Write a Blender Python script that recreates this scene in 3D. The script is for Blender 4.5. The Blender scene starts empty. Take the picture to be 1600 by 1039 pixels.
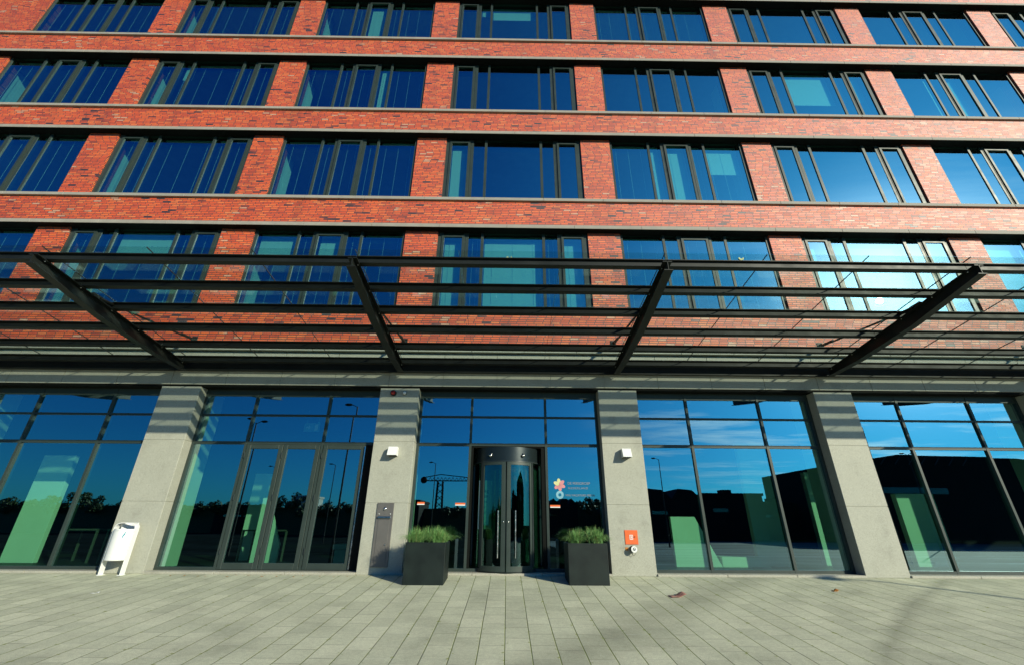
import bpy, bmesh, math, random
from mathutils import Vector, Matrix, noise
random.seed(7)
R = math.radians
scene = bpy.context.scene
COL = scene.collection

# ------------------------------------------------------------------ camera
cd = bpy.data.cameras.new('camera'); cam = bpy.data.objects.new('camera', cd); COL.objects.link(cam)
scene.camera = cam
cd.sensor_width = 36; cd.lens = 36 * 670 / 1600; cd.clip_end = 2000; cd.clip_start = .05
_r = Vector((0.99991168, -0.0117287, 0.00625133)); _u = Vector((-0.01048941, -0.40757497, 0.9131115)); _b = _r.cross(_u)
cam.matrix_world = Matrix(((_r.x, _u.x, _b.x, 0), (_r.y, _u.y, _b.y, -10), (_r.z, _u.z, _b.z, .95), (0, 0, 0, 1)))

# ------------------------------------------------------------------ sun and sky
SUN = Vector((1.0, -1, .555)).normalized()
EL = math.asin(SUN.z)
sl = bpy.data.lights.new('sun', 'SUN'); sl.energy = 5.0; sl.angle = R(.5); sl.color = (1, .955, .73)
so = bpy.data.objects.new('sun', sl); COL.objects.link(so)
so.rotation_euler = SUN.to_track_quat('Z', 'Y').to_euler(); so.location = (12, -14, 12)
w = bpy.data.worlds.new('World'); scene.world = w; w.use_nodes = True
nt = w.node_tree; N = nt.nodes; L = nt.links
bg = N['Background']
sky = N.new('ShaderNodeTexSky'); sky.sky_type = 'NISHITA'; sky.sun_disc = False
sky.sun_elevation = EL; sky.sun_rotation = math.atan2(SUN.x, SUN.y)
sky.air_density = 1.0; sky.dust_density = .3; sky.ozone_density = 3.0
SKY_STRENGTH = .05
tc = N.new('ShaderNodeTexCoord')
def wmath(op, a, b=None, clamp=False):
    n = N.new('ShaderNodeMath'); n.operation = op; n.use_clamp = clamp
    for i, v in enumerate((a, b)):
        if v is None: continue
        if isinstance(v, (int, float)): n.inputs[i].default_value = v
        else: L.new(v, n.inputs[i])
    return n.outputs[0]
nrm = N.new('ShaderNodeVectorMath'); nrm.operation = 'NORMALIZE'; L.new(tc.outputs['Generated'], nrm.inputs[0])
dt = N.new('ShaderNodeVectorMath'); dt.operation = 'DOT_PRODUCT'; L.new(nrm.outputs[0], dt.inputs[0]); dt.inputs[1].default_value = SUN
dot = wmath('MAXIMUM', dt.outputs['Value'], 0.0)
aur = wmath('ADD', wmath('MULTIPLY', wmath("POWER", dot, 150), 70), wmath('MULTIPLY', wmath("POWER", dot, 12), 1.0))
sep = N.new('ShaderNodeSeparateXYZ'); L.new(nrm.outputs[0], sep.inputs[0])
zz = wmath('MAXIMUM', sep.outputs['Z'], .06)
# cloud layer: project the direction on a plane overhead, stretch into cirrus streaks
cx = wmath('DIVIDE', sep.outputs['X'], zz); cy = wmath('DIVIDE', sep.outputs['Y'], zz)
comb = N.new('ShaderNodeCombineXYZ'); L.new(wmath('MULTIPLY', cx, .45), comb.inputs[0]); L.new(wmath('MULTIPLY', cy, 1.0), comb.inputs[1])
no = N.new('ShaderNodeTexNoise'); no.inputs['Scale'].default_value = .9; no.inputs['Detail'].default_value = 9; no.inputs['Roughness'].default_value = .62
no.inputs['Distortion'].default_value = .5
L.new(comb.outputs[0], no.inputs['Vector'])
rmp = N.new('ShaderNodeMapRange'); rmp.inputs['From Min'].default_value = .49; rmp.inputs['From Max'].default_value = .68; L.new(no.outputs['Fac'], rmp.inputs['Value'])
side = N.new('ShaderNodeMapRange'); side.inputs['From Min'].default_value = .15; side.inputs['From Max'].default_value = .55; L.new(sep.outputs['X'], side.inputs['Value'])
low = N.new('ShaderNodeMapRange'); low.inputs['From Min'].default_value = .6; low.inputs['From Max'].default_value = .25; L.new(sep.outputs['Z'], low.inputs['Value'])
low2 = N.new('ShaderNodeMapRange'); low2.inputs['From Min'].default_value = .03; low2.inputs['From Max'].default_value = .16; L.new(sep.outputs['Z'], low2.inputs['Value'])
cov = wmath('MULTIPLY', wmath('MULTIPLY', wmath('MULTIPLY', rmp.outputs[0], side.outputs[0]), low.outputs[0]), low2.outputs[0])
cov = wmath('MULTIPLY', cov, .8)
cb = wmath('ADD', 14, wmath('MULTIPLY', wmath('POWER', dot, 8), 20))
tint = N.new('ShaderNodeMixRGB'); tint.blend_type = 'MULTIPLY'; tint.inputs[0].default_value = 1
L.new(sky.outputs[0], tint.inputs[1])
hz = N.new('ShaderNodeValToRGB'); hz.color_ramp.elements[0].position = .0; hz.color_ramp.elements[0].color = (.14, 1.0, 1.7, 1); hz.color_ramp.elements[1].position = .75; hz.color_ramp.elements[1].color = (.02, .50, 1.8, 1)
L.new(sep.outputs['Z'], hz.inputs[0]); L.new(hz.outputs[0], tint.inputs[2])
mx = N.new('ShaderNodeMixRGB'); L.new(cov, mx.inputs[0]); L.new(tint.outputs[0], mx.inputs[1])
cc = N.new('ShaderNodeCombineColor'); L.new(cb, cc.inputs[0]); L.new(cb, cc.inputs[1]); L.new(cb, cc.inputs[2]); L.new(cc.outputs[0], mx.inputs[2])
ad = N.new('ShaderNodeMixRGB'); ad.blend_type = 'ADD'; ad.inputs[0].default_value = 1; L.new(mx.outputs[0], ad.inputs[1])
ac = N.new('ShaderNodeCombineColor'); wide = wmath('ADD', wmath('MULTIPLY', wmath('POWER', dot, 5), 5.5), wmath('MULTIPLY', wmath('POWER', dot, 20), 6.0)); L.new(wmath('ADD', aur, wmath('MULTIPLY', wide, .10)), ac.inputs[0]); L.new(wmath('ADD', aur, wmath('MULTIPLY', wide, .90)), ac.inputs[1]); L.new(wmath('ADD', aur, wmath('MULTIPLY', wide, 1.25)), ac.inputs[2])
L.new(ac.outputs[0], ad.inputs[2]); L.new(ad.outputs[0], bg.inputs['Color'])
bg.inputs['Strength'].default_value = SKY_STRENGTH
scene.view_settings.view_transform = 'Standard'; scene.view_settings.look = 'None'
scene.view_settings.exposure = 0.05; scene.view_settings.gamma = 1
scene.cycles.max_bounces = 8; scene.cycles.transparent_max_bounces = 24; scene.cycles.glossy_bounces = 5
scene.cycles.caustics_reflective = False; scene.cycles.caustics_refractive = False
scene.cycles.sample_clamp_indirect = 4

# ------------------------------------------------------------------ helpers
class MB:
    """collects shapes in a bmesh and links them as one mesh object"""
    def __init__(s): s.b = bmesh.new()
    def box(s, x0, x1, y0, y1, z0, z1):
        v = [s.b.verts.new((x, y, z)) for x in (x0, x1) for y in (y0, y1) for z in (z0, z1)]
        for f in ((0, 1, 3, 2), (4, 6, 7, 5), (0, 4, 5, 1), (2, 3, 7, 6), (0, 2, 6, 4), (1, 5, 7, 3)):
            s.b.faces.new([v[i] for i in f])
        return s
    def quad(s, *p):
        s.b.faces.new([s.b.verts.new(q) for q in p]); return s
    def prism(s, pts, axis, a0, a1):
        """extrude the outline pts (2D) along axis from a0 to a1"""
        def P(u, v, t): return {'x': (t, u, v), 'y': (u, t, v), 'z': (u, v, t)}[axis]
        A = [s.b.verts.new(P(u, v, a0)) for u, v in pts]; B = [s.b.verts.new(P(u, v, a1)) for u, v in pts]
        n = len(pts)
        s.b.faces.new(A); s.b.faces.new(B[::-1])
        for i in range(n): s.b.faces.new([A[i], B[i], B[(i + 1) % n], A[(i + 1) % n]])
        return s
    def tube(s, pts, rad, n=10, cap=True):
        pts = [Vector(p) for p in pts]; rr = rad if isinstance(rad, (list, tuple)) else [rad] * len(pts); prev = None
        for i, p in enumerate(pts):
            d = (pts[min(i + 1, len(pts) - 1)] - pts[max(i - 1, 0)]).normalized()
            a = Vector((0, 0, 1)) if abs(d.z) < .9 else Vector((1, 0, 0))
            e = d.cross(a).normalized(); g = d.cross(e)
            ring = [s.b.verts.new(p + (e * math.cos(2 * math.pi * k / n) + g * math.sin(2 * math.pi * k / n)) * rr[i]) for k in range(n)]
            if prev:
                for k in range(n): s.b.faces.new([prev[k], prev[(k + 1) % n], ring[(k + 1) % n], ring[k]])
            elif cap: s.b.faces.new(ring)
            prev = ring
        if cap: s.b.faces.new(prev[::-1])
        return s
    def arc_wall(s, cx, cy, r0, r1, a0, a1, z0, z1, n=16):
        """curved wall between radii r0 < r1, angles a0..a1 in degrees, z0..z1"""
        rows = []
        for i in range(n + 1):
            a = R(a0 + (a1 - a0) * i / n); c, t = math.cos(a), math.sin(a)
            rows.append([s.b.verts.new((cx + r * c, cy + r * t, z)) for r, z in ((r0, z0), (r1, z0), (r1, z1), (r0, z1))])
        for i in range(n):
            for k in range(4): s.b.faces.new([rows[i][k], rows[i + 1][k], rows[i + 1][(k + 1) % 4], rows[i][(k + 1) % 4]])
        s.b.faces.new(rows[0]); s.b.faces.new(rows[-1][::-1]); return s
    def sphere(s, c, r, sc=(1, 1, 1), seg=16):
        m = bmesh.ops.create_uvsphere(s.b, u_segments=seg, v_segments=seg // 2, radius=r)
        for v in m['verts']: v.co = Vector((v.co.x * sc[0], v.co.y * sc[1], v.co.z * sc[2])) + Vector(c)
        return s
    def build(s, name, mat, parent=None, smooth=False, bevel=0, bseg=2):
        bmesh.ops.recalc_face_normals(s.b, faces=s.b.faces)
        me = bpy.data.meshes.new(name); s.b.to_mesh(me); s.b.free()
        for m in (mat if isinstance(mat, (list, tuple)) else [mat]): me.materials.append(m)
        o = bpy.data.objects.new(name, me); COL.objects.link(o)
        if parent is not None: o.parent = parent
        if smooth:
            for p in me.polygons: p.use_smooth = True
            try: me.set_sharp_from_angle(angle=R(35))
            except Exception: pass
        if bevel:
            b = o.modifiers.new('bevel', 'BEVEL'); b.width = bevel; b.segments = bseg; b.limit_method = 'ANGLE'
        return o
def tag(o, label=None, cat=None, group=None, kind=None):
    if label: o['label'] = label
    if cat: o['category'] = cat
    if group: o['group'] = group
    if kind: o['kind'] = kind
    return o
def empty(name, loc=(0, 0, 0), rz=0, parent=None):
    o = bpy.data.objects.new(name, None); COL.objects.link(o); o.location = loc; o.rotation_euler = (0, 0, rz); o.empty_display_size = .2
    if parent is not None: o.parent = parent
    return o
def copy_tree(o, parent=None):
    c = o.copy(); COL.objects.link(c)
    if parent is not None: c.parent = parent
    for ch in [q for q in bpy.data.objects if q.parent == o]: copy_tree(ch, c)
    return c

# ------------------------------------------------------------------ materials
class NT:
    def __init__(s, name):
        s.m = bpy.data.materials.new(name); s.m.use_nodes = True; s.t = s.m.node_tree; s.p = s.t.nodes['Principled BSDF']
        s.out = s.t.nodes['Material Output']
    def n(s, ty, **k):
        q = s.t.nodes.new(ty)
        for a, b in k.items():
            if a[0] == '_': setattr(q, a[1:], b)
            else: s.set(q, a.replace('_', ' '), b)
        return q
    def set(s, q, key, v):
        i = q.inputs[key]
        if hasattr(v, 'is_output') or isinstance(v, bpy.types.NodeSocket): s.t.links.new(v, i)
        else: i.default_value = v
    def P(s, **k):
        for a, b in k.items(): s.set(s.p, a.replace('_', ' '), b)
    def math(s, op, a, b=0.0, clamp=False):
        q = s.t.nodes.new('ShaderNodeMath'); q.operation = op; q.use_clamp = clamp
        for i, v in enumerate((a, b)):
            if isinstance(v, (int, float)): q.inputs[i].default_value = v
            else: s.t.links.new(v, q.inputs[i])
        return q.outputs[0]
    def mix(s, f, a, b, mode='MIX'):
        q = s.t.nodes.new('ShaderNodeMixRGB'); q.blend_type = mode
        for i, v in enumerate((f, a, b)):
            if isinstance(v, bpy.types.NodeSocket): s.t.links.new(v, q.inputs[i])
            else: q.inputs[i].default_value = v if i == 0 else (*v[:3], 1)
        return q.outputs[0]
    def ramp(s, f, stops, mode='LINEAR'):
        q = s.t.nodes.new('ShaderNodeValToRGB'); q.color_ramp.interpolation = mode
        e = q.color_ramp.elements
        while len(e) < len(stops): e.new(.5)
        for el, (p, c) in zip(e, stops): el.position = p; el.color = (*c[:3], 1) if not isinstance(c, (int, float)) else (c, c, c, 1)
        s.t.links.new(f, q.inputs[0]); return q.outputs[0]
    def coords(s): return s.n('ShaderNodeTexCoord').outputs['Object']
    def noise(s, vec, scale, detail=3, rough=.5):
        q = s.n('ShaderNodeTexNoise', Scale=scale, Detail=detail, Roughness=rough); s.t.links.new(vec, q.inputs['Vector']); return q.outputs['Fac']
    def bump(s, h, strength=.3, dist=.01):
        q = s.n('ShaderNodeBump', Strength=strength, Distance=dist); s.t.links.new(h, q.inputs['Height']); s.t.links.new(q.outputs[0], s.p.inputs['Normal'])

def simple(name, col, rough=.5, metal=0, var=.15, scale=6, spec=.5, bump=0):
    a = NT(name); v = a.coords(); f = a.noise(v, scale, 5, .6)
    c0 = [c * (1 - var) for c in col]; c1 = [min(1, c * (1 + var)) for c in col]
    a.P(Base_Color=a.ramp(f, [(.3, c0), (.7, c1)]), Metallic=metal, Roughness=a.ramp(f, [(.3, max(0, rough - .06)), (.7, min(1, rough + .08))]), Specular_IOR_Level=spec)
    if bump: a.bump(a.noise(v, scale * 12, 4), bump, .004)
    return a.m

def m_brick():
    a = NT('brick'); v = a.coords()
    s = a.n('ShaderNodeSeparateXYZ'); a.t.links.new(v, s.inputs[0])
    x = a.math('ADD', s.outputs[0], s.outputs[1]); z = a.math('ADD', s.outputs[2], .005)
    row = a.math('FLOOR', a.math('DIVIDE', z, .06))
    wn = a.n('ShaderNodeTexWhiteNoise', _noise_dimensions='1D'); a.t.links.new(row, wn.inputs['W'])
    xs = a.math('ADD', x, a.math('MULTIPLY', wn.outputs['Value'], .22))
    cb = a.n('ShaderNodeCombineXYZ'); a.t.links.new(xs, cb.inputs[0]); a.t.links.new(z, cb.inputs[1])
    br = a.n('ShaderNodeTexBrick', Color1=(0, 0, 0, 1), Color2=(1, 1, 1, 1), Mortar=(.5, .5, .5, 1), Scale=1.0)
    br.inputs['Mortar Size'].default_value = .0095; br.inputs['Mortar Smooth'].default_value = .2
    br.inputs['Brick Width'].default_value = .22; br.inputs['Row Height'].default_value = .06; br.offset = .0; br.inputs['Bias'].default_value = 0
    a.t.links.new(cb.outputs[0], br.inputs['Vector'])
    big = a.noise(v, .55, 3)
    # patches hold more dark, over-fired bricks
    t = a.math('ADD', br.outputs['Color'], a.math('MULTIPLY', a.math('SUBTRACT', big, .5), .45))
    c = a.ramp(t, [(0, (.05, .02, .02)), (.025, (.26, .04, .018)), (.06, (.60, .07, .012)), (.35, (.74, .085, .008)), (.6, (.84, .112, .010)), (.9, (.88, .155, .020)), (.985, (.84, .21, .05)), (1, (.7, .34, .2))])
    fine = a.noise(v, 60, 4)
    c = a.mix(.35, c, a.ramp(fine, [(.3, .62), (.7, 1.0)]), 'MULTIPLY')
    mps = a.n('ShaderNodeMapping'); mps.inputs['Scale'].default_value = (2.2, 2.2, .25); a.t.links.new(v, mps.inputs['Vector'])
    c = a.mix(1, c, a.ramp(a.noise(mps.outputs[0], 1.0, 5, .65), [(.3, .72), (.5, 1.0), (.75, 1.05)]), 'MULTIPLY')
    c = a.mix(br.outputs['Fac'], c, (.06, .028, .024))
    a.P(Base_Color=c, Roughness=a.ramp(a.math('FRACT', a.math('MULTIPLY', br.outputs['Color'], 7.3)), [(0, .55), (1, .75)]), Specular_IOR_Level=.7, Coat_Weight=.8, Coat_Roughness=.60)
    h = a.math('ADD', a.math('MULTIPLY', a.math('SUBTRACT', 1.0, br.outputs['Fac']), 1.0), a.math('MULTIPLY', fine, .35))
    h = a.math('ADD', h, a.math('MULTIPLY', br.outputs['Color'], .35))
    a.bump(h, .6, .006); return a.m

def m_granite(name='granite', base=(.41, .405, .335)):
    a = NT(name); v = a.coords()
    f = a.noise(v, 130, 3, .8); g = a.noise(v, 2.2, 6, .6); st = a.noise(v, 60, 2)
    c = a.ramp(f, [(.34, [b * .45 for b in base]), (.46, [b * .9 for b in base]), (.56, base), (.66, [min(1, b * 1.35) for b in base])])
    c = a.mix(1, c, a.ramp(g, [(.28, .82), (.42, .98), (.75, 1.06)]), 'MULTIPLY')
    a.P(Base_Color=c, Roughness=.62, Specular_IOR_Level=.4); a.bump(st, .15, .002); return a.m

def m_paving():
    a = NT('paving'); v = a.coords()
    s = a.n('ShaderNodeSeparateXYZ'); a.t.links.new(v, s.inputs[0])
    wob = a.noise(v, 1.1, 2)
    cb = a.n('ShaderNodeCombineXYZ'); a.t.links.new(s.outputs[1], cb.inputs[0]); a.t.links.new(a.math('ADD', s.outputs[0], a.math('MULTIPLY', wob, .012)), cb.inputs[1])
    br = a.n('ShaderNodeTexBrick', Color1=(0, 0, 0, 1), Color2=(1, 1, 1, 1), Mortar=(.5, .5, .5, 1), Scale=1.0)
    br.inputs['Mortar Size'].default_value = .0045; br.inputs['Mortar Smooth'].default_value = .3; br.inputs['Brick Width'].default_value = .4; br.inputs['Row Height'].default_value = .3; br.offset = .37
    a.t.links.new(cb.outputs[0], br.inputs['Vector'])
    # long joints alone (bays in x): strong; the cross joints stay tight
    fx = a.math('PINGPONG', cb.inputs[1].links[0].from_socket, .15)
    longj = a.ramp(fx, [(.0, 1.0), (.003, 1.0), (.006, 0.0)])
    c = a.ramp(br.outputs['Color'], [(0, (.50, .51, .375)), (.5, (.55, .56, .41)), (1, (.61, .615, .455))])
    g = a.noise(v, 1.3, 7, .65); f = a.noise(v, 190, 2, .8); m = a.noise(v, 22, 4, .7)
    c = a.mix(1, c, a.ramp(g, [(.28, .74), (.5, .98), (.72, 1.1)]), 'MULTIPLY')
    c = a.mix(.85, c, a.ramp(m, [(.3, .86), (.7, 1.1)]), 'MULTIPLY')
    c = a.mix(1, c, a.ramp(f, [(.3, .55), (.45, .95), (.6, 1.05), (.72, 1.3)]), 'MULTIPLY')
    # worn, oily tyre arcs on the right of the square
    d = a.n('ShaderNodeVectorMath', _operation='DISTANCE'); a.t.links.new(v, d.inputs[0]); d.inputs[1].default_value = (32.7, -32.3, 0)
    wv = a.math('ADD', d.outputs['Value'], a.math('MULTIPLY', g, .25))
    arc = a.ramp(a.math('ABSOLUTE', a.math('SUBTRACT', wv, 40.1)), [(.0, .70), (.05, .78), (.2, 1.0)])
    arc2 = a.ramp(a.math('ABSOLUTE', a.math('SUBTRACT', wv, 42.6)), [(.0, .72), (.2, .8), (.6, 1.0)])
    c = a.mix(1, c, arc, 'MULTIPLY'); c = a.mix(1, c, arc2, 'MULTIPLY')
    moss = a.ramp(a.math('ADD', a.noise(v, 1.0, 2), a.math('MULTIPLY', a.noise(v, 9, 3), .5)), [(.58, 0.0), (.74, 1.0)])
    jc = a.mix(moss, (.13, .13, .10), (.16, .20, .035))
    pale = a.ramp(a.noise(v, .8, 2), [(.45, 0.0), (.6, 1.0)])
    tight = a.math('MULTIPLY', br.outputs['Fac'], .95)
    c = a.mix(tight, c, a.mix(pale, (.17, .17, .13), (.66, .66, .54)))
    c = a.mix(longj, c, jc)
    tuft = a.math('MULTIPLY', a.ramp(a.noise(v, 13, 3), [(.62, 0.0), (.68, 1.0)]), a.ramp(fx, [(.012, 1.0), (.045, 0.0)]))
    c = a.mix(a.math('MULTIPLY', tuft, moss), c, (.2, .24, .04))
    a.P(Base_Color=c, Roughness=.8, Specular_IOR_Level=.3)
    h = a.math('SUBTRACT', a.math('ADD', a.math('MULTIPLY', f, .25), a.math('MULTIPLY', br.outputs['Color'], .35)), a.math('MULTIPLY', a.math('MAXIMUM', longj, a.math('MULTIPLY', br.outputs['Fac'], .6)), 1.1))
    a.bump(h, .7, .006); return a.m

def m_glass(name, tint=(.40, .74, .62), refl=.33, power=3.5, wob=.0):
    a = NT(name); t = a.t; t.nodes.remove(a.p)
    lw = a.n('ShaderNodeLayerWeight', Blend=.5)
    f = a.math('ADD', a.math('MULTIPLY', a.math('POWER', lw.outputs['Facing'], power), 1 - refl), refl, True)
    tr = a.n('ShaderNodeBsdfTransparent', Color=(*tint, 1)); gl = a.n('ShaderNodeBsdfGlossy', Roughness=0.0, Color=(.62, .94, 1, 1))
    if wob:
        b = a.n('ShaderNodeBump', Strength=wob, Distance=.02); t.links.new(a.noise(a.coords(), .9, 2), b.inputs['Height']); t.links.new(b.outputs[0], gl.inputs['Normal'])
    mx = a.n('ShaderNodeMixShader'); t.links.new(f, mx.inputs[0]); t.links.new(tr.outputs[0], mx.inputs[1]); t.links.new(gl.outputs[0], mx.inputs[2])
    t.links.new(mx.outputs[0], a.out.inputs['Surface']); return a.m

def m_blind():
    a = NT('blind'); v = a.coords(); s = a.n('ShaderNodeSeparateXYZ'); a.t.links.new(v, s.inputs[0])
    f = a.math('PINGPONG', s.outputs[2], .0125)
    c = a.ramp(a.math('MULTIPLY', f, 80), [(0, (.5, .5, .46)), (.35, (.74, .76, .7)), (1, (.8, .82, .76))])
    a.P(Base_Color=c, Roughness=.6); return a.m

def m_leaf(name, c0, c1, scale=3):
    a = NT(name); v = a.coords(); f = a.noise(v, scale, 4, .7)
    a.P(Base_Color=a.ramp(f, [(.3, c0), (.7, c1)]), Roughness=.6, Specular_IOR_Level=.3); return a.m

M = dict(
    brick=m_brick(), granite=m_granite(), plinth=m_granite('plinth_stone', (.42, .40, .33)), ledge=simple('ledge_concrete', (.33, .30, .25), .7, 0, .1, 3, .3, .2), ledge_joint=simple('ledge_joint', (.05, .05, .045), .9),
    paving=m_paving(), frame=simple('window_frame_paint', (.030, .044, .038), .45, 0, .06, 3, .4), darkframe=simple('curtain_wall_frame', (.022, .03, .03), .35, 0, .08, 3, .5),
    steel=simple('canopy_steel_paint', (.012, .014, .012), .5, 0, .25, 2.5, .25, .05), black=simple('soffit_panel', (.006, .007, .006), .7, 0, .1, 2, .1),
    glass=m_glass('window_glass', (.44, .93, .80), .47, 3.2, .004), shop=m_glass('shopfront_glass', (.54, .98, .72), .44, 3.2, .004), roofglass=m_glass('canopy_glass', (.90, .95, .93), .03, 4),
    doorglass=m_glass('door_glass', (.38, .62, .5), .12, 3.2, .004),
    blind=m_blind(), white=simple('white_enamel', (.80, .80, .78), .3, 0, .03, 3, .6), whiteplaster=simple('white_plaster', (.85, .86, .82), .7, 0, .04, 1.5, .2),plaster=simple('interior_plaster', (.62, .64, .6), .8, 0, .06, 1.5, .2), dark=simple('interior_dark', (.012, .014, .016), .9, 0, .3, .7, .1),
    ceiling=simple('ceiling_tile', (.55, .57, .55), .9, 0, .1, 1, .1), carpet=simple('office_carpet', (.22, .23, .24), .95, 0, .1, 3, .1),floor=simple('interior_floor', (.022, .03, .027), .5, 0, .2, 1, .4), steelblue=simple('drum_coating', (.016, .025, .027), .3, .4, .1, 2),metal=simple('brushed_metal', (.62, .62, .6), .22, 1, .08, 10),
    planter=simple('planter_fibre', (.006, .012, .010), .55, 0, .4, 3, .35, .08), soil=simple('soil', (.05, .035, .02), .95, 0, .4, 20, .1, .5), red=simple('red_enamel', (.78, .14, .03), .4, 0, .05, 5),
    grey=simple('grey_letterbox_paint', (.15, .14, .13), .45, .3, .08, 4), redlamp=simple('red_lens', (.35, .01, .008), .2), chrome=simple('chrome', (.75, .75, .74), .12, 1, .03), cyan=simple('blue_sticker', (.02, .33, .45), .4),
    asphalt=simple('asphalt', (.012, .018, .018), .85, 0, .5, .25, 0.0, .3), rubber=simple('black_rubber', (.012, .012, .012), .7), pink=simple('pink_vinyl', (.62, .24, .25), .6), yellow=simple('yellow_vinyl', (.62, .62, .30), .6),
    text=simple('vinyl_lettering', (.26, .30, .34), .6), teal=simple('teal_vinyl', (.20, .42, .50), .6), silhouette=simple('dark_cladding', (.012, .014, .014), .8, 0, .3, .5, .1), leaf=m_leaf('foliage', (.012, .03, .008), (.04, .08, .02)), concrete=simple('pale_render', (.45, .45, .42), .8),
    grass=m_leaf('fescue_blade', (.03, .14, .02), (.26, .46, .15), 22), drygrass=m_leaf('fescue_dry_blade', (.25, .20, .08), (.30, .28, .12), 9), orangeleaf=m_leaf('dry_leaf', (.45, .14, .03), (.5, .25, .06), 30), paper=simple('magazine_paper', (.38, .17, .13), .6, 0, .5, 25))

def m_lot():
    a = NT('worn_asphalt'); v = a.coords(); mp = a.n('ShaderNodeMapping'); mp.inputs['Scale'].default_value = (.05, .55, 1); a.t.links.new(v, mp.inputs['Vector'])
    f = a.noise(mp.outputs[0], 1.0, 6, .7)
    a.P(Base_Color=a.ramp(f, [(.35, (.02, .035, .035)), (.5, (.07, .10, .10)), (.62, (.16, .20, .20)), (.68, (.45, .48, .47))]), Roughness=.8, Specular_IOR_Level=.1); return a.m
M['lot'] = m_lot()
# ------------------------------------------------------------------ numbers of the facade (metres)
S = 5.181; PW = .92; X0 = -18.495
def px(i): return X0 + S * i                       # left edge of brick pier i
ZS = [5.95, 9.59, 13.23, 16.87]                    # sill top of each office floor
ZL = [8.53, 12.17, 15.81, 19.45]                   # underside of the ledge over the windows
YB, YS, YL, YW, YG = -.16, -.225, -.2, .05, .18    # brick band, sill, ledge, window frames, ground-floor glazing
XA, XB = px(-1), px(9)
I0, I1 = -1, 9

# ------------------------------------------------------------------ setting
SL = .085                                          # the paving falls away from the building
def gz(y): return min(0, SL * (max(y, -14) + .12))
g = MB(); g.prism([(-14, -1.5), (-14, gz(-14)), (-.12, 0), (.46, 0), (.46, -1.5)], 'x', -60, 60); tag(g.build('pavement', M['paving']), kind='structure')
g = MB(); g.quad((-900, -900, -1.2), (900, -900, -1.2), (900, 500, -1.2), (-900, 500, -1.2)); tag(g.build('ground', M['asphalt']), kind='structure')

# ------------------------------------------------------------------ the office building
B = empty('office_building'); tag(B, 'red brick office building with wide windows over a tall glass ground floor', 'building')
# brick bands, sills and ledges
bands = [(4.93, ZS[0] - .1)] + [(ZL[k] + .12, ZS[k + 1] - .1) for k in range(3)] + [(ZL[3] + .12, 20.2)]
for z0, z1 in bands: MB().box(XA, XB, YB, .35, z0, z1).build('brick_band', M['brick'], B)
def strip(name, z0, z1, y0, y1, step, off):
    b = MB(); x = XA + off
    while x < XB:
        b.box(x, min(x + step, XB) - .006, y0, y1, z0, z1); x += step
    return b.build(name, M['ledge'], B, bevel=.004, bseg=1)
for k, z in enumerate(ZS): strip('stone_sill', z - .1, z, YS, .2, 1.727, .35 + .13 * k)
for k, z in enumerate(ZL):
    strip('stone_ledge', z + .004, z + .12, YL, YL + .10, 1.9, .8 + .21 * k)
    MB().box(XA, XB, YL + .012, .36, z, z + .1).build('soffit', M['black'], B)
MB().box(XA, XB, YL + .02, .4, 20.2, 20.27).build('parapet_cap', M['darkframe'], B)
# brick piers
for k in range(4):
    for i in range(I0, I1):
        if k == 3 and i <= 0:
            if i == 0: MB().box(px(-1), px(0) + PW, 0, .4, ZS[k], ZL[k]).build('brick_pier', M['brick'], B)
            continue
        MB().box(px(i), px(i) + PW, 0, .4, ZS[k], ZL[k]).build('brick_pier', M['brick'], B)
        MB().box(px(i) + .06, px(i) + PW - .06, .41, .95, ZS[k] - .02, ZL[k] + .1).build('interior_pier', M['plaster'], B)
# windows: two layouts that alternate along the facade
WW = S - PW
LAY_A = [('f', .16), ('c', .55), ('F', .16), ('n', .35), ('f', .08), ('w', 1.661), ('f', .08), ('n', .35), ('F', .16), ('c', .55), ('f', .16)]
LAY_B = [('f', .08), ('w', 1.13), ('f', .07), ('n', .36), ('F', .15), ('c', .681), ('F', .15), ('n', .36), ('f', .07), ('w', 1.13), ('f', .08)]
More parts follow.
